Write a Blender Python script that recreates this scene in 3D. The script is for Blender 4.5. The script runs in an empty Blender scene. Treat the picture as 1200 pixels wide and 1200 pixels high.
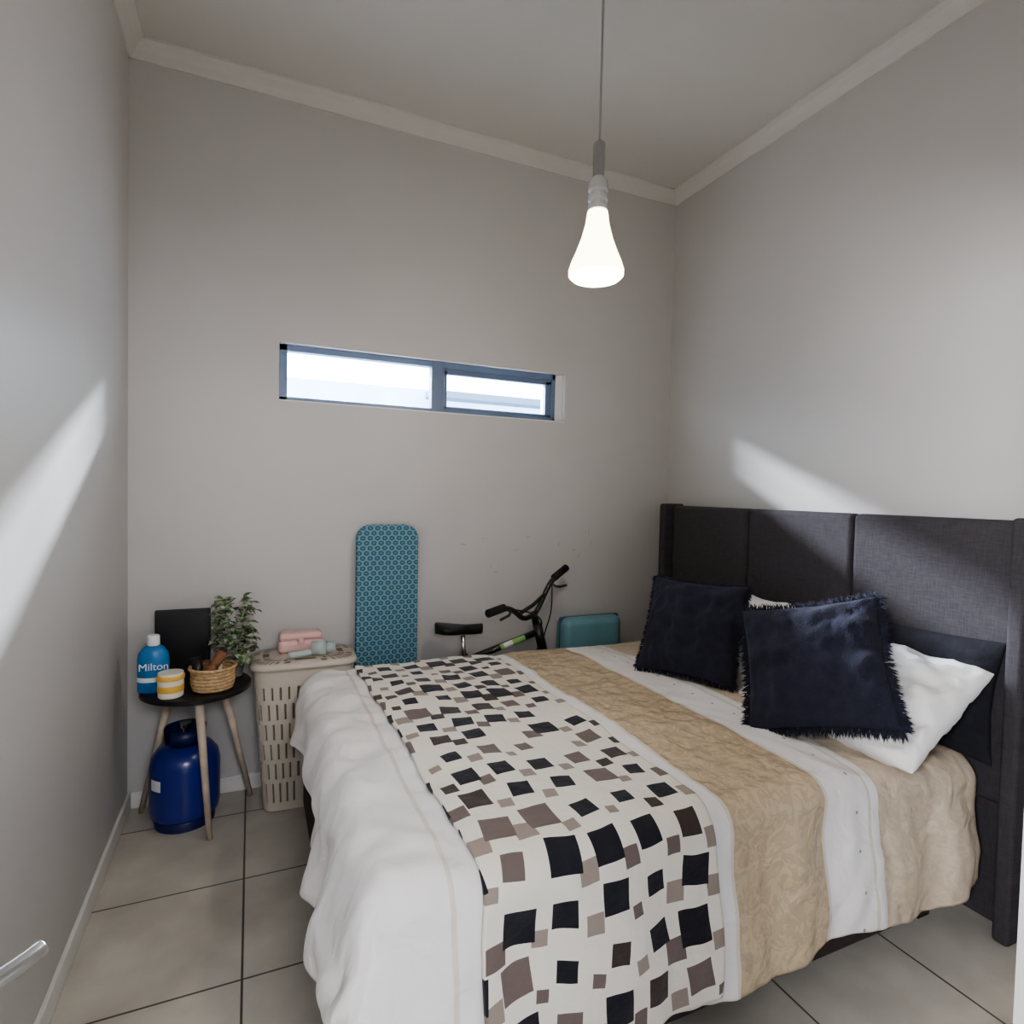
import bpy, math, random, bisect
from mathutils import Vector, Matrix, noise
random.seed(4)
S=bpy.context.scene
COL=S.collection
try: S.view_settings.look='AgX - Medium High Contrast'
except Exception: pass
# ------------------------------------------------------------------ materials
def newmat(name):
    m=bpy.data.materials.new(name); m.use_nodes=True
    nt=m.node_tree; b=nt.nodes['Principled BSDF']
    return m,nt,b
def mat(name,col,rough=.6,metal=0,var=.06,nscale=8,bump=.0,bscale=60,sheen=0,coat=0,emit=None,estr=0,stretch=None):
    m,nt,b=newmat(name)
    tc=nt.nodes.new('ShaderNodeTexCoord')
    n=nt.nodes.new('ShaderNodeTexNoise'); n.inputs['Scale'].default_value=nscale; n.inputs['Detail'].default_value=4
    nt.links.new(tc.outputs['Object'],n.inputs['Vector'])
    r=nt.nodes.new('ShaderNodeValToRGB')
    r.color_ramp.elements[0].position=.3; r.color_ramp.elements[1].position=.7
    r.color_ramp.elements[0].color=tuple(c*(1-var) for c in col)+(1,)
    r.color_ramp.elements[1].color=tuple(min(1,c*(1+var)) for c in col)+(1,)
    nt.links.new(n.outputs['Fac'],r.inputs['Fac']); nt.links.new(r.outputs['Color'],b.inputs['Base Color'])
    b.inputs['Roughness'].default_value=rough; b.inputs['Metallic'].default_value=metal
    if sheen: b.inputs['Sheen Weight'].default_value=sheen
    if coat: b.inputs['Coat Weight'].default_value=coat
    if bump:
        n2=nt.nodes.new('ShaderNodeTexNoise'); n2.inputs['Scale'].default_value=bscale; n2.inputs['Detail'].default_value=6
        nt.links.new(tc.outputs['Object'],n2.inputs['Vector'])
        bp=nt.nodes.new('ShaderNodeBump'); bp.inputs['Strength'].default_value=bump; bp.inputs['Distance'].default_value=.01
        nt.links.new(n2.outputs['Fac'],bp.inputs['Height']); nt.links.new(bp.outputs['Normal'],b.inputs['Normal'])
    if emit:
        b.inputs['Emission Color'].default_value=emit+(1,); b.inputs['Emission Strength'].default_value=estr
    return m
M={}
M['wall']=mat('wall_paint',(.575,.553,.54),.45,var=.02,nscale=2,bump=.06,bscale=150)
M['ceil']=mat('ceiling_paint',(.62,.60,.57),.7,var=.02,nscale=2)
M['trim']=mat('trim_paint',(.76,.745,.72),.4,var=.02)
M['jamb']=mat('jamb_paint',(.34,.33,.32),.5,var=.02)
M['scuff']=mat('wall_scuff',(.40,.36,.33),.8,var=.1)
M['white']=mat('white_cotton',(.86,.84,.83),.85,var=.02,bump=.3,bscale=25,sheen=.1)
M['navy']=mat('navy_fabric',(.015,.016,.034),.9,var=.2,nscale=30,bump=.5,bscale=200,sheen=.04)
M['char']=mat('charcoal_pillow',(.009,.009,.015),.9,var=.1,bump=.3)
M['basefab']=mat('base_fabric',(.05,.038,.034),.9,var=.2,nscale=60,bump=.4,bscale=200)
M['black']=mat('black_plastic',(.012,.012,.013),.4)
M['blacktop']=mat('black_table_top',(.012,.012,.013),.35)
M['rubber']=mat('rubber',(.012,.012,.012),.8,bump=.3)
M['wood']=mat('pale_wood',(.60,.50,.40),.5,var=.15,nscale=14,bump=.1)
M['cream']=mat('cream_plastic',(.60,.54,.46),.45,var=.03)
M['creamshade']=mat('basket_shade_colour',(.20,.165,.13),.7)  # cream plastic darkened, the shade inside the basket put into the colour
M['gasblue']=mat('blue_enamel',(.010,.024,.22),.3,var=.08,coat=.3)
M['gasdark']=mat('dark_blue_enamel',(.006,.012,.09),.4)
M['botblue']=mat('bottle_blue',(.02,.18,.44),.35)
M['lblwhite']=mat('label_white',(.85,.85,.85),.5,var=.01)
M['yellow']=mat('yellow_label',(.80,.48,.10),.5)
M['tubwhite']=mat('tub_white',(.84,.80,.70),.4)
M['wicker']=mat('wicker',(.54,.37,.20),.6,var=.3,nscale=60,bump=.4)
M['brown']=mat('brown_leather',(.22,.10,.05),.6)
M['pink']=mat('pink_plastic',(.74,.47,.44),.45)
M['greyp']=mat('pale_grey_plastic',(.46,.52,.51),.4)
M['steel']=mat('brushed_steel',(.60,.60,.60),.25,metal=1,var=.03)
M['chrome']=mat('chrome',(.7,.7,.7),.15,metal=1)
M['frame']=mat('window_aluminium',(.16,.21,.31),.4,metal=.1)
M['teal']=mat('teal_shell',(.17,.34,.40),.4,var=.06)
M['tealdark']=mat('teal_dark',(.04,.12,.14),.5)
M['green']=mat('bike_green',(.32,.62,.20),.4)
M['bikeblk']=mat('bike_black_paint',(.015,.016,.018),.3,coat=.4)
M['pot']=mat('pot_grey',(.16,.15,.14),.7)
M['doorp']=mat('door_paint',(.75,.72,.68),.4)
M['ext']=mat('exterior_plaster',(.33,.40,.50),.8)
M['extdark']=mat('gutter_dark',(.05,.07,.10),.6)
M['cord']=mat('cord_grey',(.40,.39,.38),.5)
M['clear']=mat('lamp_neck',(.70,.70,.68),.15)
M['shade']=mat('frosted_shade',(.9,.88,.8),.4,emit=(1,.87,.56),estr=7)

# leaf
m,nt,b=newmat('variegated_leaf'); tc=nt.nodes.new('ShaderNodeTexCoord'); n=nt.nodes.new('ShaderNodeTexNoise'); n.inputs['Scale'].default_value=45
r=nt.nodes.new('ShaderNodeValToRGB'); r.color_ramp.elements[0].position=.42; r.color_ramp.elements[1].position=.62
r.color_ramp.elements[0].color=(.06,.12,.04,1); r.color_ramp.elements[1].color=(.52,.56,.42,1)
nt.links.new(tc.outputs['Object'],n.inputs['Vector']); nt.links.new(n.outputs['Fac'],r.inputs['Fac']); nt.links.new(r.outputs['Color'],b.inputs['Base Color']); b.inputs['Roughness'].default_value=.5
M['leaf']=m
# floor tiles
m,nt,b=newmat('floor_tiles'); tc=nt.nodes.new('ShaderNodeTexCoord'); mp=nt.nodes.new('ShaderNodeMapping'); mp.inputs['Location'].default_value=(.015+.48*10,-1.82+.48*20,0)
nt.links.new(tc.outputs['Object'],mp.inputs['Vector'])
br=nt.nodes.new('ShaderNodeTexBrick'); br.offset=0; br.squash=1
br.inputs['Scale'].default_value=1; br.inputs['Brick Width'].default_value=.48; br.inputs['Row Height'].default_value=.48; br.inputs['Mortar Size'].default_value=.0035; br.inputs['Mortar Smooth'].default_value=.1
br.inputs['Color1'].default_value=(.60,.56,.50,1); br.inputs['Color2'].default_value=(.55,.515,.46,1); br.inputs['Mortar'].default_value=(.11,.10,.085,1)
nt.links.new(mp.outputs['Vector'],br.inputs['Vector'])
n=nt.nodes.new('ShaderNodeTexNoise'); n.inputs['Scale'].default_value=4; n.inputs['Detail'].default_value=8; nt.links.new(tc.outputs['Object'],n.inputs['Vector'])
r=nt.nodes.new('ShaderNodeValToRGB'); r.color_ramp.elements[0].position=.3; r.color_ramp.elements[1].position=.7; r.color_ramp.elements[0].color=(.78,.77,.75,1); r.color_ramp.elements[1].color=(1.1,1.1,1.08,1)
nt.links.new(n.outputs['Fac'],r.inputs['Fac'])
mx=nt.nodes.new('ShaderNodeMixRGB'); mx.blend_type='MULTIPLY'; mx.inputs[0].default_value=1
nt.links.new(br.outputs['Color'],mx.inputs[1]); nt.links.new(r.outputs['Color'],mx.inputs[2]); nt.links.new(mx.outputs[0],b.inputs['Base Color'])
b.inputs['Roughness'].default_value=.32
bp=nt.nodes.new('ShaderNodeBump'); bp.inputs['Strength'].default_value=.4; bp.inputs['Distance'].default_value=.004; bp.invert=True
nt.links.new(br.outputs['Fac'],bp.inputs['Height']); nt.links.new(bp.outputs['Normal'],b.inputs['Normal'])
M['floor']=m
# headboard linen
m,nt,b=newmat('headboard_linen'); tc=nt.nodes.new('ShaderNodeTexCoord')
hs=[]
for sc in ((1,25,400),(1,400,25)):
    mp=nt.nodes.new('ShaderNodeMapping'); mp.inputs['Scale'].default_value=sc; nt.links.new(tc.outputs['Object'],mp.inputs['Vector'])
    n=nt.nodes.new('ShaderNodeTexNoise'); n.inputs['Scale'].default_value=1; n.inputs['Detail'].default_value=3; nt.links.new(mp.outputs['Vector'],n.inputs['Vector']); hs.append(n)
ad=nt.nodes.new('ShaderNodeMath'); ad.operation='MULTIPLY_ADD'; ad.inputs[1].default_value=.5; 
md=nt.nodes.new('ShaderNodeMath'); md.operation='MULTIPLY'; md.inputs[1].default_value=.5
nt.links.new(hs[1].outputs['Fac'],md.inputs[0]); nt.links.new(hs[0].outputs['Fac'],ad.inputs[0]); nt.links.new(md.outputs[0],ad.inputs[2])
r=nt.nodes.new('ShaderNodeValToRGB'); r.color_ramp.elements[0].position=.3; r.color_ramp.elements[1].position=.7; r.color_ramp.elements[0].color=(.034,.030,.034,1); r.color_ramp.elements[1].color=(.076,.068,.077,1)
nt.links.new(ad.outputs[0],r.inputs['Fac']); nt.links.new(r.outputs['Color'],b.inputs['Base Color']); b.inputs['Roughness'].default_value=.9
bp=nt.nodes.new('ShaderNodeBump'); bp.inputs['Strength'].default_value=.3; bp.inputs['Distance'].default_value=.003; nt.links.new(ad.outputs[0],bp.inputs['Height']); nt.links.new(bp.outputs['Normal'],b.inputs['Normal'])
M['linen']=m
# duvet : bands across the cloth from its UV (metres)
m,nt,b=newmat('duvet_fabric'); uv=nt.nodes.new('ShaderNodeUVMap'); sp=nt.nodes.new('ShaderNodeSeparateXYZ'); nt.links.new(uv.outputs['UV'],sp.inputs[0])
ma=nt.nodes.new('ShaderNodeMath'); ma.operation='MULTIPLY_ADD'; ma.inputs[1].default_value=1/3; ma.inputs[2].default_value=.5/3; nt.links.new(sp.outputs['X'],ma.inputs[0])
def ramp(cols,interp='CONSTANT'):
    r=nt.nodes.new('ShaderNodeValToRGB'); r.color_ramp.interpolation=interp
    e=r.color_ramp.elements
    e[0].position=0; e[0].color=cols[0][1]; e[1].position=cols[1][0]; e[1].color=cols[1][1]
    for p,c in cols[2:]:
        x=e.new(p); x.color=c
    return r
def P(s): return (s+.5)/3
W=(.87,.84,.83,1); G=(.60,.475,.33,1); G2=(.66,.55,.42,1); L=(.74,.68,.61,1)
r=ramp([(0,W),(P(.375),L),(P(.382),W),(P(1.085),L),(P(1.091),W),(P(1.125),L),(P(1.14),G),(P(1.47),L),(P(1.485),W),(P(1.655),L),(P(1.662),W),(P(1.70),G2)])
nt.links.new(ma.outputs[0],r.inputs['Fac'])
rr=ramp([(0,(.85,)*3+(1,)),(P(1.14),(.27,)*3+(1,)),(P(1.47),(.8,)*3+(1,)),(P(1.70),(.33,)*3+(1,))]); nt.links.new(ma.outputs[0],rr.inputs['Fac']); nt.links.new(rr.outputs['Color'],b.inputs['Roughness'])
vo=nt.nodes.new('ShaderNodeTexNoise'); vo.inputs['Scale'].default_value=18; vo.inputs['Distortion'].default_value=2.6; nt.links.new(uv.outputs['UV'],vo.inputs['Vector'])
dr=nt.nodes.new('ShaderNodeValToRGB'); dr.color_ramp.elements[0].position=.50; dr.color_ramp.elements[1].position=.52; dr.color_ramp.elements[0].color=(.92,.92,.92,1); dr.color_ramp.elements[1].color=(1.06,1.06,1.06,1)
nt.links.new(vo.outputs['Fac'],dr.inputs['Fac'])
sat=ramp([(0,(0,0,0,1)),(P(1.14),(1,1,1,1)),(P(1.47),(0,0,0,1)),(P(1.70),(.6,.6,.6,1))]); nt.links.new(ma.outputs[0],sat.inputs['Fac'])
mx=nt.nodes.new('ShaderNodeMixRGB'); mx.blend_type='MULTIPLY'; nt.links.new(sat.outputs['Color'],mx.inputs[0]); nt.links.new(r.outputs['Color'],mx.inputs[1]); nt.links.new(dr.outputs['Color'],mx.inputs[2])
fr=nt.nodes.new('ShaderNodeMath'); fr.operation='MULTIPLY'; fr.inputs[1].default_value=1/.11; nt.links.new(sp.outputs['Y'],fr.inputs[0])
fr2=nt.nodes.new('ShaderNodeMath'); fr2.operation='FRACT'; nt.links.new(fr.outputs[0],fr2.inputs[0])
dy=nt.nodes.new('ShaderNodeMath'); dy.operation='MULTIPLY_ADD'; dy.inputs[1].default_value=.11; dy.inputs[2].default_value=-.055; nt.links.new(fr2.outputs[0],dy.inputs[0])
dx=nt.nodes.new('ShaderNodeMath'); dx.operation='SUBTRACT'; dx.inputs[1].default_value=1.61; nt.links.new(sp.outputs['X'],dx.inputs[0])
cb=nt.nodes.new('ShaderNodeCombineXYZ'); nt.links.new(dx.outputs[0],cb.inputs[0]); nt.links.new(dy.outputs[0],cb.inputs[1])
ln=nt.nodes.new('ShaderNodeVectorMath'); ln.operation='LENGTH'; nt.links.new(cb.outputs[0],ln.inputs[0])
lt=nt.nodes.new('ShaderNodeMath'); lt.operation='LESS_THAN'; lt.inputs[1].default_value=.005; nt.links.new(ln.outputs['Value'],lt.inputs[0])
mx2=nt.nodes.new('ShaderNodeMixRGB'); nt.links.new(lt.outputs[0],mx2.inputs[0]); nt.links.new(mx.outputs[0],mx2.inputs[1]); mx2.inputs[2].default_value=(.45,.35,.25,1)
nt.links.new(mx2.outputs[0],b.inputs['Base Color'])
n=nt.nodes.new('ShaderNodeTexNoise'); n.inputs['Scale'].default_value=11; n.inputs['Detail'].default_value=2.5; n.inputs['Distortion'].default_value=.8; nt.links.new(uv.outputs['UV'],n.inputs['Vector'])
bs=nt.nodes.new('ShaderNodeMath'); bs.operation='MULTIPLY_ADD'; bs.inputs[1].default_value=.25; bs.inputs[2].default_value=.32; nt.links.new(sat.outputs['Color'],bs.inputs[0])
bp=nt.nodes.new('ShaderNodeBump'); bp.inputs['Distance'].default_value=.03; nt.links.new(bs.outputs[0],bp.inputs['Strength']); nt.links.new(n.outputs['Fac'],bp.inputs['Height']); nt.links.new(bp.outputs['Normal'],b.inputs['Normal'])
b.inputs['Sheen Weight'].default_value=.05
M['duvet']=m
# throw with scattered squares
m,nt,b=newmat('throw_fleece'); uv=nt.nodes.new('ShaderNodeUVMap')
def math_(op,a,b_=None,c=None):
    n=nt.nodes.new('ShaderNodeMath'); n.operation=op
    for i,v in enumerate((a,b_,c)):
        if v is None: continue
        if isinstance(v,(int,float)): n.inputs[i].default_value=v
        else: nt.links.new(v,n.inputs[i])
    return n.outputs[0]
def squares(cell,off,smin,smax,cols,jit,prob,rotamp):
    vm=nt.nodes.new('ShaderNodeVectorMath'); vm.operation='MULTIPLY_ADD'; vm.inputs[1].default_value=(1/cell,1/cell,0); vm.inputs[2].default_value=off
    nt.links.new(uv.outputs['UV'],vm.inputs[0])
    fl=nt.nodes.new('ShaderNodeVectorMath'); fl.operation='FLOOR'; nt.links.new(vm.outputs[0],fl.inputs[0])
    fr=nt.nodes.new('ShaderNodeVectorMath'); fr.operation='FRACTION'; nt.links.new(vm.outputs[0],fr.inputs[0])
    def wn(o):
        a=nt.nodes.new('ShaderNodeVectorMath'); a.operation='ADD'; a.inputs[1].default_value=(o,o*1.7,o+.5); nt.links.new(fl.outputs[0],a.inputs[0])
        w=nt.nodes.new('ShaderNodeTexWhiteNoise'); w.noise_dimensions='3D'; nt.links.new(a.outputs[0],w.inputs['Vector'])
        s=nt.nodes.new('ShaderNodeSeparateColor'); nt.links.new(w.outputs['Color'],s.inputs[0]); return s.outputs
    A=wn(3.1); B=wn(11.7)
    sx=nt.nodes.new('ShaderNodeSeparateXYZ'); nt.links.new(fr.outputs[0],sx.inputs[0])
    x=math_('ADD',math_('SUBTRACT',sx.outputs['X'],.5),math_('MULTIPLY',math_('SUBTRACT',B[0],.5),jit))
    y=math_('ADD',math_('SUBTRACT',sx.outputs['Y'],.5),math_('MULTIPLY',math_('SUBTRACT',B[1],.5),jit))
    an=math_('MULTIPLY',math_('SUBTRACT',A[0],.5),rotamp)
    c=math_('COSINE',an); s=math_('SINE',an)
    x2=math_('SUBTRACT',math_('MULTIPLY',x,c),math_('MULTIPLY',y,s))
    y2=math_('ADD',math_('MULTIPLY',x,s),math_('MULTIPLY',y,c))
    mm=math_('MAXIMUM',math_('ABSOLUTE',x2),math_('ABSOLUTE',y2))
    size=math_('MULTIPLY_ADD',A[1],smax-smin,smin)
    mask=math_('MULTIPLY',math_('LESS_THAN',mm,size),math_('LESS_THAN',B[2],prob))
    cr=nt.nodes.new('ShaderNodeValToRGB'); cr.color_ramp.interpolation='CONSTANT'; e=cr.color_ramp.elements
    e[0].position=0;e[0].color=cols[0]; e[1].position=1/len(cols); e[1].color=cols[1]
    for i,cc in enumerate(cols[2:]):
        q=e.new((i+2)/len(cols)); q.color=cc
    nt.links.new(A[2],cr.inputs['Fac'])
    return mask,cr.outputs['Color']
K=(.010,.010,.018,1); BR=(.055,.038,.036,1); T=(.17,.13,.12,1); T2=(.33,.27,.235,1)
base=nt.nodes.new('ShaderNodeRGB'); base.outputs[0].default_value=(.84,.79,.71,1)
cur=base.outputs[0]
for args in ((.118,(.5,.35,0),.12,.24,[T2,T,BR,T2],.15,.9,.3),(.118,(0,0,0),.20,.36,[K,K,BR,K,T],.16,.95,.35)):
    mk,cc=squares(*args)
    mx=nt.nodes.new('ShaderNodeMixRGB'); nt.links.new(mk,mx.inputs[0]); nt.links.new(cur,mx.inputs[1]); nt.links.new(cc,mx.inputs[2]); cur=mx.outputs[0]
nt.links.new(cur,b.inputs['Base Color']); b.inputs['Roughness'].default_value=.9; b.inputs['Sheen Weight'].default_value=.15
n=nt.nodes.new('ShaderNodeTexNoise'); n.inputs['Scale'].default_value=30; n.inputs['Detail'].default_value=5; nt.links.new(uv.outputs['UV'],n.inputs['Vector'])
bp=nt.nodes.new('ShaderNodeBump'); bp.inputs['Strength'].default_value=.5; bp.inputs['Distance'].default_value=.01; nt.links.new(n.outputs['Fac'],bp.inputs['Height']); nt.links.new(bp.outputs['Normal'],b.inputs['Normal'])
M['throw']=m
# ironing board cover
m,nt,b=newmat('ironing_cover'); tc=nt.nodes.new('ShaderNodeTexCoord'); sx=nt.nodes.new('ShaderNodeSeparateXYZ'); nt.links.new(tc.outputs['Object'],sx.inputs[0])
row=math_('MULTIPLY',sx.outputs['Z'],1/.025); rf=math_('FLOOR',row); ry=math_('SUBTRACT',math_('FRACT',row),.5)
cx=math_('ADD',math_('MULTIPLY',sx.outputs['X'],1/.036),math_('MULTIPLY',rf,.5)); rx=math_('SUBTRACT',math_('FRACT',cx),.5)
e1=math_('ADD',math_('POWER',math_('MULTIPLY',rx,1.0),2),math_('POWER',math_('MULTIPLY',ry,.8),2))
dsk=math_('LESS_THAN',e1,.14); hole=math_('LESS_THAN',e1,.03)
mx=nt.nodes.new('ShaderNodeMixRGB'); nt.links.new(dsk,mx.inputs[0]); mx.inputs[1].default_value=(.20,.35,.41,1); mx.inputs[2].default_value=(.04,.125,.20,1)
mx3=nt.nodes.new('ShaderNodeMixRGB'); nt.links.new(hole,mx3.inputs[0]); nt.links.new(mx.outputs[0],mx3.inputs[1]); mx3.inputs[2].default_value=(.12,.27,.34,1)
nt.links.new(mx3.outputs[0],b.inputs['Base Color']); b.inputs['Roughness'].default_value=.8
M['iron']=m
# glass
m=bpy.data.materials.new('window_glass'); m.use_nodes=True; nt=m.node_tree; nt.nodes.clear()
o=nt.nodes.new('ShaderNodeOutputMaterial'); t=nt.nodes.new('ShaderNodeBsdfTransparent'); g=nt.nodes.new('ShaderNodeBsdfGlossy'); g.inputs['Roughness'].default_value=.02; mi=nt.nodes.new('ShaderNodeMixShader'); mi.inputs[0].default_value=.02
nt.links.new(t.outputs[0],mi.inputs[1]); nt.links.new(g.outputs[0],mi.inputs[2]); nt.links.new(mi.outputs[0],o.inputs[0])
M['glass']=m

# ------------------------------------------------------------------ helpers
def empty(name,loc):
    e=bpy.data.objects.new(name,None); e.location=loc; e.empty_display_size=.1; COL.objects.link(e); return e
def fin(o,parent):
    COL.objects.link(o)
    if parent is not None:
        o.parent=parent; o.matrix_parent_inverse=Matrix.Translation(-Vector(parent.location))
    return o
def mesh(name,vs,fs,m,parent=None,smooth=False):
    me=bpy.data.meshes.new(name); me.from_pydata([tuple(v) for v in vs],[],fs); me.update()
    if smooth: me.polygons.foreach_set('use_smooth',[True]*len(me.polygons))
    me.materials.append(M[m] if isinstance(m,str) else m)
    return fin(bpy.data.objects.new(name,me),parent)
def boxes(name,lst,m,parent=None,bevel=0,seg=3):
    vs=[];fs=[]
    for lo,hi in lst:
        b0=len(vs)
        for z in (lo[2],hi[2]):
            vs+=[(lo[0],lo[1],z),(hi[0],lo[1],z),(hi[0],hi[1],z),(lo[0],hi[1],z)]
        fs+=[tuple(b0+i for i in f) for f in ((3,2,1,0),(4,5,6,7),(0,1,5,4),(1,2,6,5),(2,3,7,6),(3,0,4,7))]
    o=mesh(name,vs,fs,m,parent)
    if bevel:
        md=o.modifiers.new('bev','BEVEL'); md.width=bevel; md.segments=seg; md.limit_method='ANGLE'
        o.data.polygons.foreach_set('use_smooth',[True]*len(o.data.polygons))
        w=o.modifiers.new('wn','WEIGHTED_NORMAL')
    return o
def box(name,lo,hi,m,parent=None,bevel=0,seg=3): return boxes(name,[(lo,hi)],m,parent,bevel,seg)
def lathe(name,prof,c,m,parent=None,n=40,sx=1,sy=1,closed=True):
    vs=[];fs=[]
    for r,z in prof:
        for i in range(n):
            a=2*math.pi*i/n; vs.append((c[0]+r*sx*math.cos(a),c[1]+r*sy*math.sin(a),c[2]+z))
    for j in range(len(prof)-1):
        for i in range(n):
            k=(i+1)%n; fs.append((j*n+i,j*n+k,(j+1)*n+k,(j+1)*n+i))
    if closed:
        fs.append(tuple(range(n-1,-1,-1))); fs.append(tuple((len(prof)-1)*n+i for i in range(n)))
    o=mesh(name,vs,fs,m,parent,True)
    md=o.modifiers.new('es','EDGE_SPLIT'); md.split_angle=math.radians(40)
    return o
def tube(name,pts,r,m,parent=None,n=10,r2=None,closed=False,smoothpts=0):
    pts=[Vector(p) for p in pts]
    for _ in range(smoothpts):
        q=[pts[0]]
        for a,b in zip(pts[:-1],pts[1:]): q+= [a*.75+b*.25,a*.25+b*.75]
        q.append(pts[-1]); pts=q
    vs=[];fs=[];N=len(pts); up=None
    for i,p in enumerate(pts):
        if closed: d=(pts[(i+1)%N]-pts[i-1]).normalized()
        else: d=(pts[min(i+1,N-1)]-pts[max(i-1,0)]).normalized()
        if up is None:
            up=Vector((0,0,1)) if abs(d.z)<.9 else Vector((1,0,0))
        u=(up-d*up.dot(d)).normalized(); w=d.cross(u); up=u
        rr=r if r2 is None else r+(r2-r)*i/(N-1)
        for k in range(n):
            a=2*math.pi*k/n; vs.append(p+u*rr*math.cos(a)+w*rr*math.sin(a))
    for i in range(N if closed else N-1):
        j=(i+1)%N
        for k in range(n):
            l=(k+1)%n; fs.append((i*n+k,i*n+l,j*n+l,j*n+k))
    if not closed: fs.append(tuple(range(n-1,-1,-1))); fs.append(tuple((N-1)*n+k for k in range(n)))
    return mesh(name,vs,fs,m,parent,True)
def sstep(a,b,x):
    x=max(0,min(1,(x-a)/(b-a))); return x*x*(3-2*x)
def nz(x,y,z=0): return noise.noise(Vector((x,y,z)))

# ------------------------------------------------------------------ room shell
XL,XR,YB,ZC=-.49,2.40,3.0,3.30
WX0,WX1,WZ0,WZ1=.115,1.65,1.84,2.115
box('floor',(-1.6,-2.2,-.1),(2.6,3.0,0),'floor')
box('ceiling',(XL-.2,-.1,ZC),(XR+.2,3.2,ZC+.15),'ceil')
boxes('wall_back',[((XL-.2,YB,0),(WX0,YB+.22,ZC)),((WX1,YB,0),(XR+.2,YB+.22,ZC)),((WX0,YB,0),(WX1,YB+.22,WZ0)),((WX0,YB,WZ1),(WX1,YB+.22,ZC))],'wall')
box('wall_left',(XL-.2,.05,0),(XL,YB,ZC),'wall')
box('wall_right',(XR,.05,0),(XR+.2,YB,ZC),'wall')
boxes('wall_front',[((XL,.05,0),(-.36,.2,ZC)),((.48,.05,0),(XR,.2,ZC)),((-.36,.05,2.12),(.48,.2,ZC))],'wall')
box('wall_hall_left',(-1.6,-2.2,0),(-1.5,.05,2.7),'wall')
box('wall_hall_right',(1.5,-2.2,0),(1.6,.05,2.7),'wall')
box('wall_hall_end',(-1.5,-2.2,0),(1.5,-2.1,2.7),'wall')
box('ceiling_hall',(-1.6,-2.2,2.7),(1.6,.05,2.8),'ceil')
boxes('trim_door_frame',[((-.36,.04,0),(-.335,.21,2.12)),((.458,.04,0),(.48,.205,2.12)),((-.36,.04,2.095),(.48,.205,2.12))],'jamb')
vs=[];fs=[]; rnd=random.Random(2)
for k in range(13):
    x=rnd.uniform(1.02,1.85); z=rnd.uniform(.98,1.22); a=rnd.choice((0,1.5,.2,-.15,1.4)); l=rnd.uniform(.008,.032); w=rnd.uniform(.0012,.0028)
    dx_,dz_=math.cos(a)*l,math.sin(a)*l; px,pz=-math.sin(a)*w,math.cos(a)*w
    b0=len(vs); vs+=[(x-dx_,YB-.0008,z-dz_),(x+px,YB-.0008,z+pz),(x+dx_,YB-.0008,z+dz_),(x-px,YB-.0008,z-pz)]; fs.append((b0,b0+1,b0+2,b0+3))
mesh('wall_scuff_marks',vs,fs,'scuff')
def cove(name,a,b,inward):
    a=Vector(a);b=Vector(b);i=Vector(inward); h=.07
    prof=[(0,-h),(.010,-h),(.026,-h*.6),(.045,-h*.3),(h*.9,-.010),(h*.9,0),(0,0)]
    vs=[];
    for p in (a,b):
        for q,z in prof: vs.append(p+i*q+Vector((0,0,z)))
    n=len(prof); fs=[(k,(k+1)%n,n+(k+1)%n,n+k) for k in range(n)]+[tuple(range(n-1,-1,-1)),tuple(range(n,2*n))]
    mesh(name,vs,fs,'ceil')
cove('trim_cornice_back',(XL,YB,ZC),(XR,YB,ZC),(0,-1,0))
cove('trim_cornice_left',(XL,.2,ZC),(XL,YB,ZC),(1,0,0))
cove('trim_cornice_right',(XR,.2,ZC),(XR,YB,ZC),(-1,0,0))
box('baseboard_left',(XL,.21,0),(XL+.014,YB,.075),'trim',bevel=.004)
box('baseboard_back',(XL+.014,YB-.014,0),(XR,YB,.075),'trim',bevel=.004)
box('baseboard_right',(XR-.014,.21,0),(XR,YB-.014,.075),'trim',bevel=.004)
# window
win=empty('window_1',((WX0+WX1)/2,YB+.08,(WZ0+WZ1)/2))
fy0,fy1=YB+.035,YB+.085; fw=.038; fx1=WX1-.045
boxes('outer_frame',[((WX0,fy0,WZ0),(fx1,fy1,WZ0+fw*.7)),((WX0,fy0,WZ1-fw*.8),(fx1,fy1,WZ1)),((WX0,fy0,WZ0),(WX0+fw,fy1,WZ1)),((fx1-fw*.6,fy0,WZ0),(fx1,fy1,WZ1)),((.865,fy0-.005,WZ0),(.935,fy1,WZ1))],'frame',win,bevel=.003)
boxes('sash',[((.92,fy0+.01,WZ0+.02),(fx1-.02,fy1-.01,WZ0+.045)),((.92,fy0+.01,WZ1-.06),(fx1-.02,fy1-.01,WZ1-.028)),((.92,fy0+.01,WZ0+.03),(.955,fy1-.01,WZ1-.04)),((fx1-.06,fy0+.01,WZ0+.03),(fx1-.02,fy1-.01,WZ1-.04))],'frame',win,bevel=.003)
box('reveal_block',(fx1,fy0,WZ0),(WX1,YB+.22,WZ1),'trim',win)
box('pane',(WX0+.02,fy0+.022,WZ0+.02),(fx1-.02,fy0+.026,WZ1-.02),'glass',win)
boxes('sill',[((WX0,YB-.004,WZ0-.0),(WX1,fy0,WZ0+.006))],'trim',win)
# outside
box('boundary_wall',(-6,5.2,-.2),(8,5.4,2.34),'ext')
box('roof_gutter',(1.4,4.95,2.24),(6,5.12,2.31),'extdark',bevel=.01)
box('ground_outside',(-6,3.22,-.3),(8,5.2,-.2),'ext')

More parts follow.
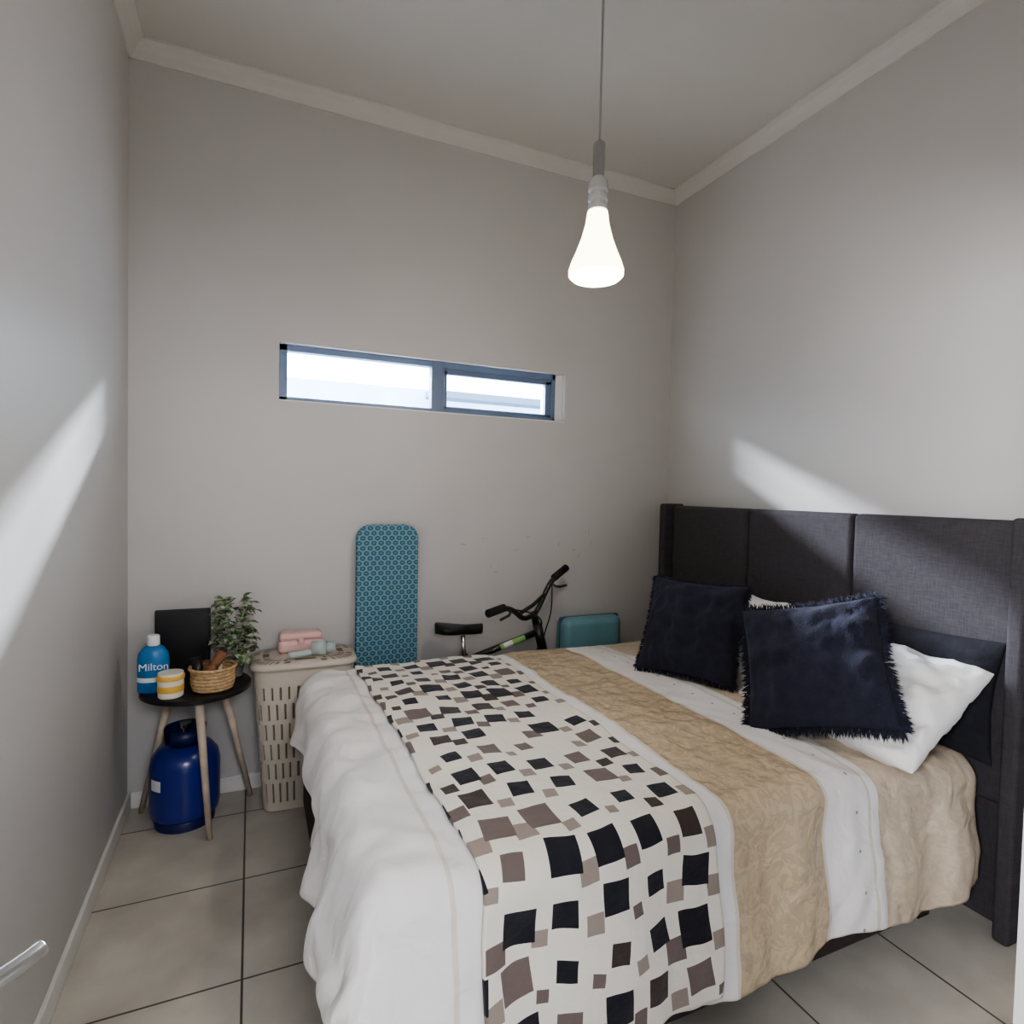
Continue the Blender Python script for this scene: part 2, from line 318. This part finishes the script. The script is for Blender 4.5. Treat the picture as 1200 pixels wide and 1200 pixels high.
# door leaf (open) with lever handle
door=empty('door_1',(-.36,.22,0))
box('leaf',(-.385,.225,.01),(-.345,1.0,2.07),'doorp',door,bevel=.003)
tube('handle_stem',[(-.35,.80,.875),(-.275,.80,.875)],.010,'steel',door)
tube('handle_lever',[(-.285,.785,.875),(-.262,.80,.875),(-.235,.83,.875),(-.225,.845,.875)],.010,'steel',door,n=14,smoothpts=2)
lathe('handle_rose',[(.026,0),(.026,.012)],(-.345,.80,.87),'steel',door)

# ------------------------------------------------------------------ bed
bed=empty('bed',(1.2,1.92,0))
box('base_upper',(.215,1.175,.05),(2.22,2.665,.36),'basefab',bed,bevel=.02)
boxes('legs',[((x,y,0),(x+.06,y+.06,.06)) for x in (.26,2.1) for y in (1.22,2.56)],'black',bed)
box('mattress',(.23,1.21,.36),(2.22,2.65,.56),'white',bed,bevel=.06,seg=5)
for i,(a,b) in enumerate(((1.075,1.655),(1.655,2.22),(2.22,2.80))):
    o=box('headboard_panel_%d'%(i+1),(2.285,a+.002,.42),(2.36,b-.002,1.375),'linen',bed,bevel=.022,seg=5)
box('headboard_back',(2.32,1.03,.0),(2.385,2.85,1.36),'linen',bed,bevel=.01)
for nme,y,xw in (('wing_near',1.02,2.225),('wing_far',2.81,2.235)):
    box('headboard_'+nme,(xw,y,0),(2.385,y+.05,1.385),'linen',bed,bevel=.014,seg=4)
FX0,FY0,FY1,ZT=.275,1.19,2.61,.635
def drape(s,t,off=0.):
    R=.075+off
    ds=max(0,FX0-s); dt=max(0,FY0-t); df=max(0,t-FY1); side=dt if dt>0 else df; sg=-1 if dt>0 else 1
    d=(ds**3+side**3)**(1/3)
    x=max(s,FX0); y=min(max(t,FY0),FY1)
    topn=.014*nz(s*2.6,t*2.6,1)+.007*nz(s*8,t*6,4)+.004*nz(s*17+t*4,t*13,9)
    topn+=(1-sstep(.42,.5,s))*(.016*nz(s*7+t,t*7,41)+.008*nz(s*15,t*15+s*6,43))
    gz=sstep(1.12,1.17,s)*(1-sstep(1.44,1.49,s))+.4*sstep(1.7,1.8,s)
    topn+=gz*(.007*nz(s*9+3*nz(s*5,t*5),t*22,21)+.002*nz(s*38,t*24,31))
    topn-=.055*sstep(1.55,2.1,s)*(1-sstep(1.15,1.55,t))
    if d<1e-6:
        edge=min(s-FX0,t-FY0,FY1-t)
        return Vector((x,y,ZT+off+topn+.012*sstep(0,.35,edge)))
    h=math.hypot(ds,side); ux=-ds/h; uy=sg*side/h
    arc=R*math.pi/2
    if d<arc:
        a=d/R; out=R*math.sin(a); drop=R*(1-math.cos(a))
    else:
        out=R; drop=R+(d-arc)
    k=sstep(.08,.4,drop)
    far=1 if df>0 else 0
    al=(s if side>ds else t)*1.0
    fold=math.sin(al*19+2*nz(al*3,2))*.014+.02*nz(al*6,d*3,7)+.006*nz(al*20,d*12,3)
    flare=.035*k
    if ds>side: flare=.025*math.sin(min(1,drop/.3)*math.pi)+.06*sstep(2.0,1.2,t)*sstep(.1,.35,drop); fold=fold*.7+.045*nz(t*3.5,drop*5,12)+.030*nz(t*9,drop*11,15)
    if ds>0 and side>0: flare+=.05*k*min(ds,side)/max(ds,side)
    if far: flare=0; fold=min(fold,.0)*.6
    out+=flare*sstep(0,.1,drop)+fold*sstep(.02,.2,drop)
    return Vector((x+ux*out,y+uy*out,ZT+off-drop+topn*(1-k)))
def cloth(name,s0,s1,t0,t1,ns,nt_,off,m,thick,shift=None,parent=None,hem=None):
    vs=[];fs=[];uvs=[]
    for j in range(nt_+1):
        for i in range(ns+1):
            a=i/ns;c=j/nt_
            t=t0+(t1-t0)*c
            s=s0+(s1-s0)*a
            if shift: s=s+shift(t,a)
            if hem: t=t+hem(s,c)
            vs.append(drape(s,t,off)); uvs.append((s,t))
    for j in range(nt_):
        for i in range(ns):
            k=j*(ns+1)+i; fs.append((k,k+1,k+ns+2,k+ns+1))
    o=mesh(name,vs,fs,m,parent,True)
    ul=o.data.uv_layers.new(name='UVMap')
    for l in o.data.loops: ul.data[l.index].uv=uvs[l.vertex_index]
    md=o.modifiers.new('sol','SOLIDIFY'); md.thickness=thick; md.offset=-1
    return o
cloth('duvet',FX0-.33,2.2,FY0-.50,FY1+.24,300,260,0,'duvet',.02,parent=bed,hem=lambda s,c:(.02*math.sin(s*9)*(1-c)**4),shift=lambda t,a:(1-a)**6*.10*sstep(1.4,2.6,t))
tb=cloth('throw_blanket',.43,1.07,FY0-.50,FY1+.03,90,220,.012,'throw',.010,shift=lambda t,a:.015*nz(t*3,a)-.02*(t-2)*.8*(1-a))

def pillow(name,hw,hh,th,center,xa,ya,m,parent=None,rot=0,pinch=.07,fringe=0,wr=.012,seed=0):
    xa=Vector(xa).normalized(); ya=Vector(ya); ya=(ya-xa*ya.dot(xa)).normalized(); za=xa.cross(ya)
    c,s=math.cos(rot),math.sin(rot)
    X=xa*c+ya*s; Y=-xa*s+ya*c
    C=Vector(center); N=44; vs=[];fs=[]
    def pt(u,v,sd):
        px=hw*u*(1-pinch*(1-v*v)); py=hh*v*(1-pinch*(1-u*u))
        f=((1-abs(u)**2.6)*(1-abs(v)**2.6)); f=max(f,0)**.45
        w=wr*(nz(u*3+seed,v*3,sd)+.6*nz(u*7,v*6+seed,sd+5)+.35*nz(u*13+seed,v*9,sd+8))*min(1,f*1.6)
        z=sd*(th*f)+w
        return C+X*px+Y*py+za*z
    for sd in (1,-1):
        b=len(vs)
        for j in range(N+1):
            for i in range(N+1):
                u=-1+2*i/N; v=-1+2*j/N
                u=math.sin(u*math.pi/2); v=math.sin(v*math.pi/2)
                vs.append(pt(u,v,sd))
        for j in range(N):
            for i in range(N):
                k=b+j*(N+1)+i; q=(k,k+1,k+N+2,k+N+1); fs.append(q if sd>0 else q[::-1])
    if fringe:
        rnd=random.Random(seed)
        for e in range(4):
            for i in range(150):
                u=-1+2*i/149
                if e==0: p=pt(u,-1,1); d=-Y
                elif e==1: p=pt(u,1,1); d=Y
                elif e==2: p=pt(-1,u,1); d=-X
                else: p=pt(1,u,1); d=X
                al=X if e<2 else Y
                for q in range(2):
                    dd=(d+al*rnd.uniform(-.5,.5)+za*rnd.uniform(-.7,.7)).normalized(); l=fringe*rnd.uniform(.6,1.1)
                    b=len(vs); w_=al*.0022+za*.001
                    p1=p+dd*l*.5+za*rnd.uniform(-.003,.003); p2=p+dd*l-Vector((0,0,.006))
                    p0=p-d*.006
                    vs+=[p0-w_,p0+w_,p1-w_,p1+w_,p2]
                    fs+=[(b,b+1,b+3,b+2),(b+2,b+3,b+4)]
    o=mesh(name,vs,fs,m,parent,True)
    md=o.modifiers.new('w','WELD'); md.merge_threshold=.0004
    return o
pillow('pillow',.345,.235,.10,(1.98,1.415,.757),(0,-1,0),(.84,0,.54),'white',seed=3,wr=.036,pinch=.03)
pillow('pillow',.35,.235,.10,(2.03,2.13,.795),(0,-1,0),(.76,0,.65),'white',seed=8,wr=.036,pinch=.03)
pillow('pillow',.34,.20,.05,(2.215,1.41,.78),(0,-1,0),(.15,0,.98),'char',seed=13)
pillow('throw_cushion',.212,.212,.075,(1.745,1.985,.86),(.456,-.89,0),(.36,.18,.9),'navy',fringe=.022,seed=21,wr=.02)
pillow('throw_cushion',.226,.222,.075,(1.765,1.40,.865),(.40,-.915,0),(.46,.20,.86),'navy',rot=.28,fringe=.035,seed=27,wr=.02)

# ------------------------------------------------------------------ pendant
lx,ly=.955,1.56
pend=empty('pendant_lamp',(lx,ly,ZC))
lathe('ceiling_rose',[(.05,0),(.05,-.015),(.03,-.03)][::-1],(lx,ly,ZC),'trim',pend)
tube('cord',[(lx,ly,ZC-.02),(lx,ly,2.48)],.0035,'cord',pend)
lathe('holder',[(.016,2.385),(.018,2.39),(.018,2.490),(.008,2.50)],(lx,ly,0),'steel',pend)
lathe('neck',[(.020,2.285),(.030,2.290),(.030,2.305),(.022,2.309),(.022,2.316),(.030,2.320),(.030,2.333),(.022,2.337),(.022,2.345),(.030,2.349),(.028,2.378),(.018,2.39)],(lx,ly,0),'clear',pend)
lathe('shade',[(.002,2.084),(.04,2.082),(.072,2.086),(.083,2.096),(.084,2.110),(.076,2.135),(.062,2.167),(.047,2.208),(.036,2.250),(.031,2.285),(.02,2.29)],(lx,ly,0),'shade',pend)

# ------------------------------------------------------------------ side table & items
TX,TY,TZ=-.20,2.73,.605
st=empty('side_table',(TX,TY,0))
lathe('top',[(.200,-.022),(.206,-.018),(.206,-.004),(.202,0)],(TX,TY,TZ),'blacktop',st,n=64)
lathe('under_plate',[(.10,-.04),(.10,-.022)],(TX,TY,TZ),'blacktop',st)
for i,(a,b) in enumerate((((-.185,2.61),(-.145,2.615)),((-.30,2.82),(-.43,2.94)),((-.11,2.80),(.005,2.93)))):
    tube('leg_%d'%(i+1),[(a[0],a[1],TZ-.03),(b[0],b[1],0.002)],.017,'wood',st,r2=.011,n=14)
c=(-.25,2.815,0); gb=empty('gas_bottle',c)
lathe('foot_ring',[(.112,0),(.115,.0),(.115,.035),(.107,.045)],c,'gasdark',gb)
lathe('body',[(.105,.03),(.129,.05),(.134,.08),(.134,.25),(.126,.29),(.10,.325),(.06,.345),(.03,.35)],c,'gasblue',gb,n=48)
lathe('valve',[(.022,.34),(.022,.375),(.014,.38),(.014,.40),(.024,.402),(.024,.42)],c,'steel',gb)
vs=[];fs=[];n=40
for i in range(n+1):
    a=math.radians(-130+i*320/n)
    for r,z in ((.068,.33),(.074,.405),(.080,.405),(.074,.325)): vs.append((c[0]+r*math.cos(a),c[1]+r*math.sin(a),z))
for i in range(n):
    for k in range(4):
        l=(k+1)%4; fs.append((i*4+k,i*4+l,(i+1)*4+l,(i+1)*4+k))
mesh('collar',vs,fs,'gasdark',gb,True)
vs=[]
for i in range(9):
    a=math.radians(-150+i*3.0)
    for z in (.18,.225): vs.append((c[0]+.1345*math.cos(a),c[1]+.1345*math.sin(a),z))
fs=[(2*i,2*i+2,2*i+3,2*i+1) for i in range(8)]
mesh('sticker',vs,fs,'lblwhite',gb)
bb=empty('cleaning_fluid_bottle',(-.352,2.69,TZ)); c=(-.352,2.69,TZ+.001)
lathe('body',[(.048,0),(.055,.006),(.056,.13),(.052,.155),(.036,.178),(.022,.188)],c,'botblue',bb,sy=.6)
lathe('cap',[(.022,.186),(.023,.19),(.022,.222),(.018,.226)],c,'lblwhite',bb)
lathe('label',[(.0566,.045),(.0568,.048),(.0568,.060),(.0566,.063)],c,'lblwhite',bb,sy=.61,closed=False)
tx=bpy.data.curves.new('label_text','FONT'); tx.body='Milton'; tx.size=.04; tx.align_x='CENTER'; tx.extrude=.0005
to=bpy.data.objects.new('label_text',tx); to.location=(-.347,2.654,TZ+.095); to.rotation_euler=(math.pi/2,0,.05); tx.materials.append(M['lblwhite']); fin(to,bb)
tb2=empty('cream_tub',(-.282,2.60,TZ)); c=(-.282,2.60,TZ+.001)
lathe('body',[(.040,0),(.044,.004),(.046,.07)],c,'tubwhite',tb2)
lathe('band',[(.0455,.024),(.0462,.028),(.0466,.046),(.0460,.05)],c,'yellow',tb2,closed=False)
lathe('lid',[(.048,.07),(.049,.073),(.049,.084),(.046,.088)],c,'yellow',tb2)
lathe('lid_top',[(.045,.0875),(.044,.096)],c,'tubwhite',tb2)
wb=empty('wicker_basket',(-.138,2.65,TZ)); c=(-.138,2.65,TZ+.001)
lathe('bottom',[(.060,0),(.060,.006)],c,'wicker',wb)
for k in range(6):
    R=.070+.003*math.sin(k)+.012*k/6
    pts=[(c[0]+(R+.003*math.sin(i*1.571*2+k*3.14))*math.cos(2*math.pi*i/48),c[1]+(R+.003*math.sin(i*3.14+k*3.14))*math.sin(2*math.pi*i/48),c[2]+.009+k*.0135) for i in range(48)]
    tube('weave_%d'%(k+1),pts,.0072,'wicker',wb,n=8,closed=True)
pts=[(c[0]+.084*math.cos(2*math.pi*i/48),c[1]+.084*math.sin(2*math.pi*i/48),c[2]+.09) for i in range(48)]
tube('rim',pts,.007,'wicker',wb,n=8,closed=True)
tube('hairbrush',[(-.17,2.65,.63),(-.14,2.64,.69),(-.10,2.64,.755)],.014,'brown',wb,r2=.022)
tube('comb',[(-.18,2.66,.63),(-.205,2.68,.73)],.018,'black',wb,r2=.024)
lathe('jar',[(.024,0),(.024,.075),(.018,.08)],(-.165,2.69,.63),'brown',wb)
lathe('pot_of_cream',[(.024,0),(.024,.06)],(-.13,2.69,.63),'tubwhite',wb)
tube('pencil_case',[(-.165,2.62,.69),(-.125,2.605,.70)],.018,'brown',wb)
pf=empty('photo_frame',(-.265,2.87,TZ))
box('frame_panel',(-.372,2.868,TZ+.001),(-.16,2.884,.895),'black',pf,bevel=.006)
box('glass_face',(-.355,2.8665,TZ+.018),(-.177,2.869,.878),'blacktop',pf)
tube('easel_strut',[(-.266,2.884,.78),(-.266,2.915,TZ+.002)],.004,'black',pf)
pl=empty('potted_plant',(-.065,2.80,TZ)); c=(-.065,2.80,TZ+.001)
lathe('pot',[(.030,0),(.036,.002),(.044,.07),(.046,.075),(.040,.075),(.038,.066)],c,'pot',pl)
vs=[];fs=[]; rnd=random.Random(5)
for k in range(150):
    th=rnd.uniform(0,2*math.pi); hgt=rnd.uniform(.02,.275); rad=rnd.uniform(.02,.075)*(1-.25*(hgt/.29))+.006
    p=Vector((c[0]+rad*math.cos(th),min(c[1]+rad*math.sin(th),2.92),c[2]+.065+hgt))
    d=Vector((math.cos(th+rnd.uniform(-.8,.8)),math.sin(th+rnd.uniform(-.8,.8)),rnd.uniform(-.5,.7))).normalized()
    if p.y>2.9: d.y=-abs(d.y)
    sd=d.cross(Vector((0,0,1))).normalized(); nn=sd.cross(d); l=rnd.uniform(.036,.054); w=l*.85
    b=len(vs)
    for f,ww,dz in ((0,.15,0),(.25,.85,.12),(.55,1.0,.12),(.82,.6,0),(1,.03,-.15)):
        for q in (-1,0,1): vs.append(p+d*l*f+sd*w*ww*q*.5+nn*(dz*l-(.0 if q else .1*l)))
    for i in range(4):
        for j in range(2):
            a0=b+i*3+j; fs.append((a0,a0+1,a0+4,a0+3))
mesh('leaves',vs,fs,'leaf',pl,True)
for k in range(9):
    th=k*.7; tube('stem_%d'%(k+1),[(c[0],c[1],c[2]+.06),(c[0]+.02*math.cos(th),c[1]+.02*math.sin(th),c[2]+.15),(c[0]+.05*math.cos(th),c[1]+.05*math.sin(th),c[2]+.22+.01*k)],.0018,'leaf',pl,n=5)

# ------------------------------------------------------------------ laundry basket
lb=empty('laundry_basket',(.235,2.825,0)); LC=(.225,2.835)
def srect(a,hx,hy,e=.38):
    c_,s_=math.cos(a),math.sin(a)
    return (hx*math.copysign(abs(c_)**e,c_),hy*math.copysign(abs(s_)**e,s_))
LH=.635
def lpt(a,f,grow=0):
    hx=.165+.05*f+grow; hy=.105+.03*f+grow
    x,y=srect(a,hx,hy); return (LC[0]+x,LC[1]+y,.004+LH*f)
def ring(name,f0,f1,m,g0=-.003,g1=.003):
    n=96;vs=[];fs=[]
    for i in range(n):
        a=2*math.pi*i/n
        vs.extend([lpt(a,f0,g0),lpt(a,f0,g1),lpt(a,f1,g1),lpt(a,f1,g0)])
    for i in range(n):
        j=(i+1)%n
        for k in range(4):
            l=(k+1)%4; fs.append((i*4+k,j*4+k,j*4+l,i*4+l))
    mesh(name,vs,fs,m,lb)
ring('base_band',0,.06,'cream'); ring('top_band',.88,1.0,'cream'); ring('inner_shade_shell',.03,.95,'creamshade',-.012,-.008)  # dark shell added inside as the shade behind the gaps
for i,f in enumerate((.2,.34,.48,.62,.76)): ring('hoop_%d'%(i+1),f,f+.03,'cream')
vs=[];fs=[];n=36
samp=[srect(2*math.pi*i/2000,.19,.12) for i in range(2001)]
cum=[0]
for a,b in zip(samp[:-1],samp[1:]): cum.append(cum[-1]+math.hypot(a[0]-b[0],a[1]-b[1]))
for i in range(n):
    for seg in range(6):
        f0=.04+.14*seg+.02; f1=f0+.16
        off_=.5*(seg%2)
        L0=cum[-1]*(i+off_)/n; w=cum[-1]/n*.36
        aa=2*math.pi*bisect.bisect(cum,(L0-w)%cum[-1])/2000; ab=2*math.pi*bisect.bisect(cum,(L0+w)%cum[-1])/2000
        b=len(vs)
        for a in (aa,ab):
            for f in (f0,f1):
                for g in (-.003,.0025): vs.append(lpt(a,f,g))
        fs+=[tuple(b+q for q in f) for f in ((0,1,3,2),(4,6,7,5),(0,4,5,1),(2,3,7,6),(1,5,7,3),(0,2,6,4))]
mesh('slats',vs,fs,'cream',lb)
n=96;vs=[];fs=[]
prof=[(1.0,-.012),(1.03,-.012),(1.035,.0),(1.02,.012),(.9,.020),(.5,.026),(.05,.027)]
for sc,z in prof:
    for i in range(n):
        x,y=srect(2*math.pi*i/n,.222,.142); vs.append((LC[0]+x*sc,LC[1]+y*sc,LH+.012+z))
for j in range(len(prof)-1):
    for i in range(n):
        k=(i+1)%n; fs.append((j*n+i,j*n+k,(j+1)*n+k,(j+1)*n+i))
fs.append(tuple((len(prof)-1)*n+i for i in range(n)))
mesh('lid',vs,fs,'cream',lb,True)
vs=[];fs=[]
for i in range(36):
    a=2*math.pi*(i+.5)/36
    for r0,r1 in ((.66,.78),(.83,.94)):
        aa=a+(.087 if r0<.8 else 0)
        b=len(vs)
        for r in (r0,r1):
            for da in (-.035,.035):
                x,y=srect(aa+da,.222,.142); f=max(0,(r-.5)/.4)
                vs.append((LC[0]+x*r,LC[1]+y*r,LH+.012+.0275-(.006*f if r<.9 else .006+.008*(r-.9)/.12)))
        fs.append((b,b+1,b+3,b+2))
mesh('lid_slot_shade',vs,fs,'creamshade',lb)  # dark patches painted on a closed lid as the shade in its slots
ZL=LH+.012+.027
pk=empty('pink_case',(.215,2.86,ZL))
box('body',(.115,2.82,ZL-.0),(.31,2.91,ZL+.06),'pink',pk,bevel=.02,seg=5)
box('lid',(.118,2.822,ZL+.055),(.307,2.908,ZL+.092),'pink',pk,bevel=.018,seg=5)
box('clasp',(.20,2.812,ZL+.045),(.225,2.825,ZL+.068),'pink',pk,bevel=.003)
hd=empty('hair_dryer',(.24,2.77,ZL))
tube('barrel',[(.255,2.765,ZL+.034),(.315,2.755,ZL+.036)],.032,'greyp',hd,n=24)
tube('nozzle',[(.315,2.755,ZL+.036),(.355,2.75,ZL+.036)],.026,'greyp',hd,n=24,r2=.020)
tube('handle',[(.27,2.76,ZL+.022),(.20,2.735,ZL+.018),(.155,2.735,ZL+.017)],.015,'greyp',hd,n=14,smoothpts=1)
# ------------------------------------------------------------------ ironing board
ib=empty('ironing_board',(.63,2.95,0))
def slab(name,outline,y0,y1,m,parent,lean=0):
    n=len(outline); vs=[(x,y0+lean*z,z) for x,z in outline]+[(x,y1+lean*z,z) for x,z in outline]
    fs=[tuple(range(n)),tuple(range(2*n-1,n-1,-1))]+[(i,n+i,n+(i+1)%n,(i+1)%n) for i in range(n)]
    o=mesh(name,vs,fs,m,parent); md=o.modifiers.new('b','BEVEL'); md.width=.006; md.segments=3; md.limit_method='ANGLE'; return o
x0,x1,zt=.475,.785,1.255
ol=[(x0,.06),(x1,.06),(x1,zt-.08)]+[(x1-.07+.07*math.cos(a),zt-.07+.07*math.sin(a)) for a in [math.radians(q) for q in range(10,91,16)]]+[(x0+.07-.07*math.cos(a),zt-.07+.07*math.sin(a)) for a in [math.radians(q) for q in range(90,9,-16)]]+[(x0,zt-.08)]
slab('padded_top',ol,2.915,2.94,'iron',ib,lean=.02)
tube('leg_a',[(.50,2.965,1.0),(.76,2.955,.02)],.009,'steel',ib); tube('leg_b',[(.76,2.975,1.0),(.50,2.975,.02)],.009,'steel',ib)
tube('foot',[(.48,2.93,.04),(.78,2.93,.04)],.03,'black',ib)
# ------------------------------------------------------------------ suitcase
sc=empty('suitcase',(1.78,2.9,0))
box('shell',(1.60,2.835,.05),(1.985,2.965,.73),'teal',sc,bevel=.045,seg=6)
box('zip_band',(1.597,2.89,.06),(1.988,2.91,.733),'tealdark',sc,bevel=.009)
for i,(x,y) in enumerate(((1.65,2.86),(1.93,2.86),(1.65,2.94),(1.93,2.94))):
    tube('wheel_%d'%(i+1),[(x-.012,y,.026),(x+.012,y,.026)],.026,'black',sc,n=16); box('caster_%d'%(i+1),(x-.006,y-.01,.026),(x+.006,y+.01,.07),'black',sc)

# ------------------------------------------------------------------ kids bicycle
bk=empty('bicycle',(1.2,2.81,0)); BY=2.80
def wheel(nm,cx,cy,R,ang):
    dx,dy=math.cos(ang),math.sin(ang)
    def rp(r,a,o=0): return (cx+r*math.cos(a)*dx-o*dy,cy+r*math.cos(a)*dy+o*dx,R+.022+r*math.sin(a))
    tube(nm+'_tyre',[rp(R,2*math.pi*i/48) for i in range(48)],.022,'rubber',bk,closed=True)
    tube(nm+'_rim',[rp(R-.025,2*math.pi*i/48) for i in range(48)],.009,'chrome',bk,n=6,closed=True)
    for i in range(14):
        a=2*math.pi*i/14; tube(nm+'_spoke_%d'%(i+1),[rp(.012,a,.01*(-1)**i),rp(R-.03,a)],.0014,'steel',bk,n=4)
    tube(nm+'_hub',[rp(0,0,-.035),rp(0,0,.035)],.014,'steel',bk)
wheel('rear_wheel',.86,BY,.17,0); wheel('front_wheel',1.60,BY,.17,-.12)
HT=Vector((1.41,BY,.70)); HB=Vector((1.44,BY,.60)); BBk=Vector((1.12,BY,.26)); SC=Vector((1.00,BY,.60)); RA=Vector((.86,BY,.192)); FA=Vector((1.60,BY,.192))
tube('top_tube',[SC-Vector((-.01,0,.03)),HT-Vector((0,0,.015))],.018,'bikeblk',bk,n=14)
tube('down_tube',[BBk,HB],.019,'bikeblk',bk,n=14)
tube('down_tube_decal',[BBk*.2+HB*.8+Vector((0,-.004,.0)),BBk*.62+HB*.38+Vector((0,-.004,0))],.0185,'green',bk,n=14)
TA,TB_=SC-Vector((-.01,0,.03)),HT-Vector((0,0,.015)); dv=Vector((0,-.004,0))
tube('top_tube_decal',[TA*.2+TB_*.8+dv,TA*.55+TB_*.45+dv],.0170,'green',bk,n=14)
tube('top_tube_lettering',[TA*.38+TB_*.62+dv*1.6,TA*.5+TB_*.5+dv*1.6],.0165,'lblwhite',bk,n=14)
tube('seat_tube',[BBk,SC],.015,'bikeblk',bk); tube('head_tube',[HT+Vector((-.005,0,.03)),HB-Vector((-.005,0,.02))],.026,'bikeblk',bk,n=14)
for s_ in (-.03,.03):
    o_=Vector((0,s_,0)); q='a' if s_<0 else 'b'
    tube('chain_stay_'+q,[BBk+o_*.7,RA+o_],.008,'bikeblk',bk); tube('seat_stay_'+q,[SC+o_*.3-Vector((0,0,.05)),RA+o_],.007,'bikeblk',bk)
    tube('fork_'+q,[HB-Vector((0,0,.03))+o_*1.1,HB-Vector((-.03,0,.10))+o_*1.2,FA+o_*1.2],.010,'bikeblk',bk,smoothpts=1)
tube('seat_post',[SC-Vector((0,0,.05)),Vector((.985,BY,.70))],.012,'steel',bk)
tube('crank',[BBk+Vector((.0,-.045,.0)),BBk+Vector((.09,-.05,-.06))],.008,'steel',bk)
tube('chainring',[BBk+Vector((.055*math.cos(i*.3927),-.035,.055*math.sin(i*.3927))) for i in range(16)],.005,'steel',bk,closed=True)
boxes('pedals',[((1.17,BY-.09,.19),(1.25,BY-.055,.21))],'black',bk,bevel=.004)
vs=[];fs=[];N=20
for i in range(N+1):
    f=i/N; x=.84+.25*f; w=.062*(1-sstep(.2,.75,f))+.02; w*=math.sin(min(1,f/.12)*math.pi/2)*.9+.1; w*=1-sstep(.93,1.05,f)*.6
    zc=.730+.025*(1-f)**2+.006*f
    for k in range(12):
        a=2*math.pi*k/12; vs.append((x,BY+w*math.cos(a),zc+(.018 if math.sin(a)>0 else .036)*math.sin(a)))
for i in range(N):
    for k in range(12):
        l=(k+1)%12; fs.append((i*12+k,i*12+l,(i+1)*12+l,(i+1)*12+k))
fs+=[tuple(range(11,-1,-1)),tuple(N*12+k for k in range(12))]
mesh('saddle',vs,fs,'black',bk,True)
ST=Vector((1.39,BY,.76))
tube('stem',[HT,ST,ST+Vector((-.02,-.03,.03))],.020,'bikeblk',bk,smoothpts=1)
ax=Vector((.86,.42,.16)).normalized(); up_=Vector((.10,-.12,1)).normalized()
C0=ST+Vector((-.035,-.03,.03))
def hp(a,u): return C0+ax*a+up_*u
tube('handlebar',[hp(-.36,.12),hp(-.24,.11),hp(-.16,.07),hp(-.07,-.005),hp(0,-.012),hp(.05,-.005),hp(.11,.11),hp(.15,.15),hp(.25,.175)],.014,'bikeblk',bk,n=12,smoothpts=2)
tube('crossbar',[hp(-.12,.035),hp(.0,.05),hp(.10,.085)],.010,'bikeblk',bk)
tube('grip_a',[hp(-.37,.12),hp(-.25,.112)],.020,'rubber',bk,n=14); tube('grip_b',[hp(.16,.155),hp(.27,.185)],.020,'rubber',bk,n=14)
fwd=Vector((.3,-.6,0)).normalized()
tube('brake_lever_a',[hp(-.22,.10),hp(-.23,.08)+fwd*.04,hp(-.32,.08)+fwd*.045],.007,'bikeblk',bk,smoothpts=1)
tube('brake_lever_b',[hp(.14,.13),hp(.15,.11)+fwd*.04,hp(.23,.10)+fwd*.045],.007,'bikeblk',bk,smoothpts=1)
tube('brake_cable_a',[hp(-.22,.10),hp(-.05,.03)+fwd*.06,hp(.04,-.05)+fwd*.06,HT],.004,'black',bk,smoothpts=2,n=6)
tube('brake_cable_b',[hp(.15,.13),hp(.12,-.02)+fwd*.05,hp(.10,-.12)+fwd*.04,HB],.004,'black',bk,smoothpts=2,n=6)

# ------------------------------------------------------------------ lights
def area(name,loc,target,sx,sy,power,col):
    l=bpy.data.lights.new(name,'AREA'); l.shape='RECTANGLE'; l.size=sx; l.size_y=sy; l.energy=power; l.color=col
    o=bpy.data.objects.new(name,l); o.location=loc
    d=Vector(target)-Vector(loc); o.rotation_euler=d.to_track_quat('-Z','Y').to_euler(); COL.objects.link(o); return o
area('sky_strip_light',(.9,5.3,3.10),(.9,3.0,2.0),5.5,.14,2100,(.80,.88,1))
area('hall_light',(.25,-.9,2.0),(1.0,2.4,.8),.8,.4,30,(.97,.97,1))
area('hall_added_light',(-1.25,-.5,1.88),(2.2,1.7,1.6),.25,.35,85,(.93,.95,1))  # second hall lamp, added to throw the bright patch on the right wall
pl_=bpy.data.lights.new('pendant_bulb','POINT'); pl_.energy=16; pl_.color=(1,.93,.82); pl_.shadow_soft_size=.06
po=bpy.data.objects.new('pendant_bulb',pl_); po.location=(lx,ly,1.99); fin(po,pend)
w=bpy.data.worlds.new('sky'); S.world=w; w.use_nodes=True; bg=w.node_tree.nodes['Background']; bg.inputs[0].default_value=(.62,.81,1,1); bg.inputs[1].default_value=18
# ------------------------------------------------------------------ camera
cam=bpy.data.cameras.new('camera'); cam.lens=688/1200*36; cam.sensor_width=36; cam.clip_start=.01
co=bpy.data.objects.new('camera',cam); COL.objects.link(co)
yaw,p,th=math.radians(23.95),math.radians(1.9),math.radians(1.3)
f=Vector((math.sin(yaw)*math.cos(p),math.cos(yaw)*math.cos(p),-math.sin(p)))
r=f.cross(Vector((0,0,1))).normalized(); u=r.cross(f)
r2=r*math.cos(th)+u*math.sin(th); u2=u*math.cos(th)-r*math.sin(th)
mm=Matrix((r2,u2,-f)).transposed().to_4x4(); mm.translation=Vector((0,0,1.43)); co.matrix_world=mm
S.camera=co
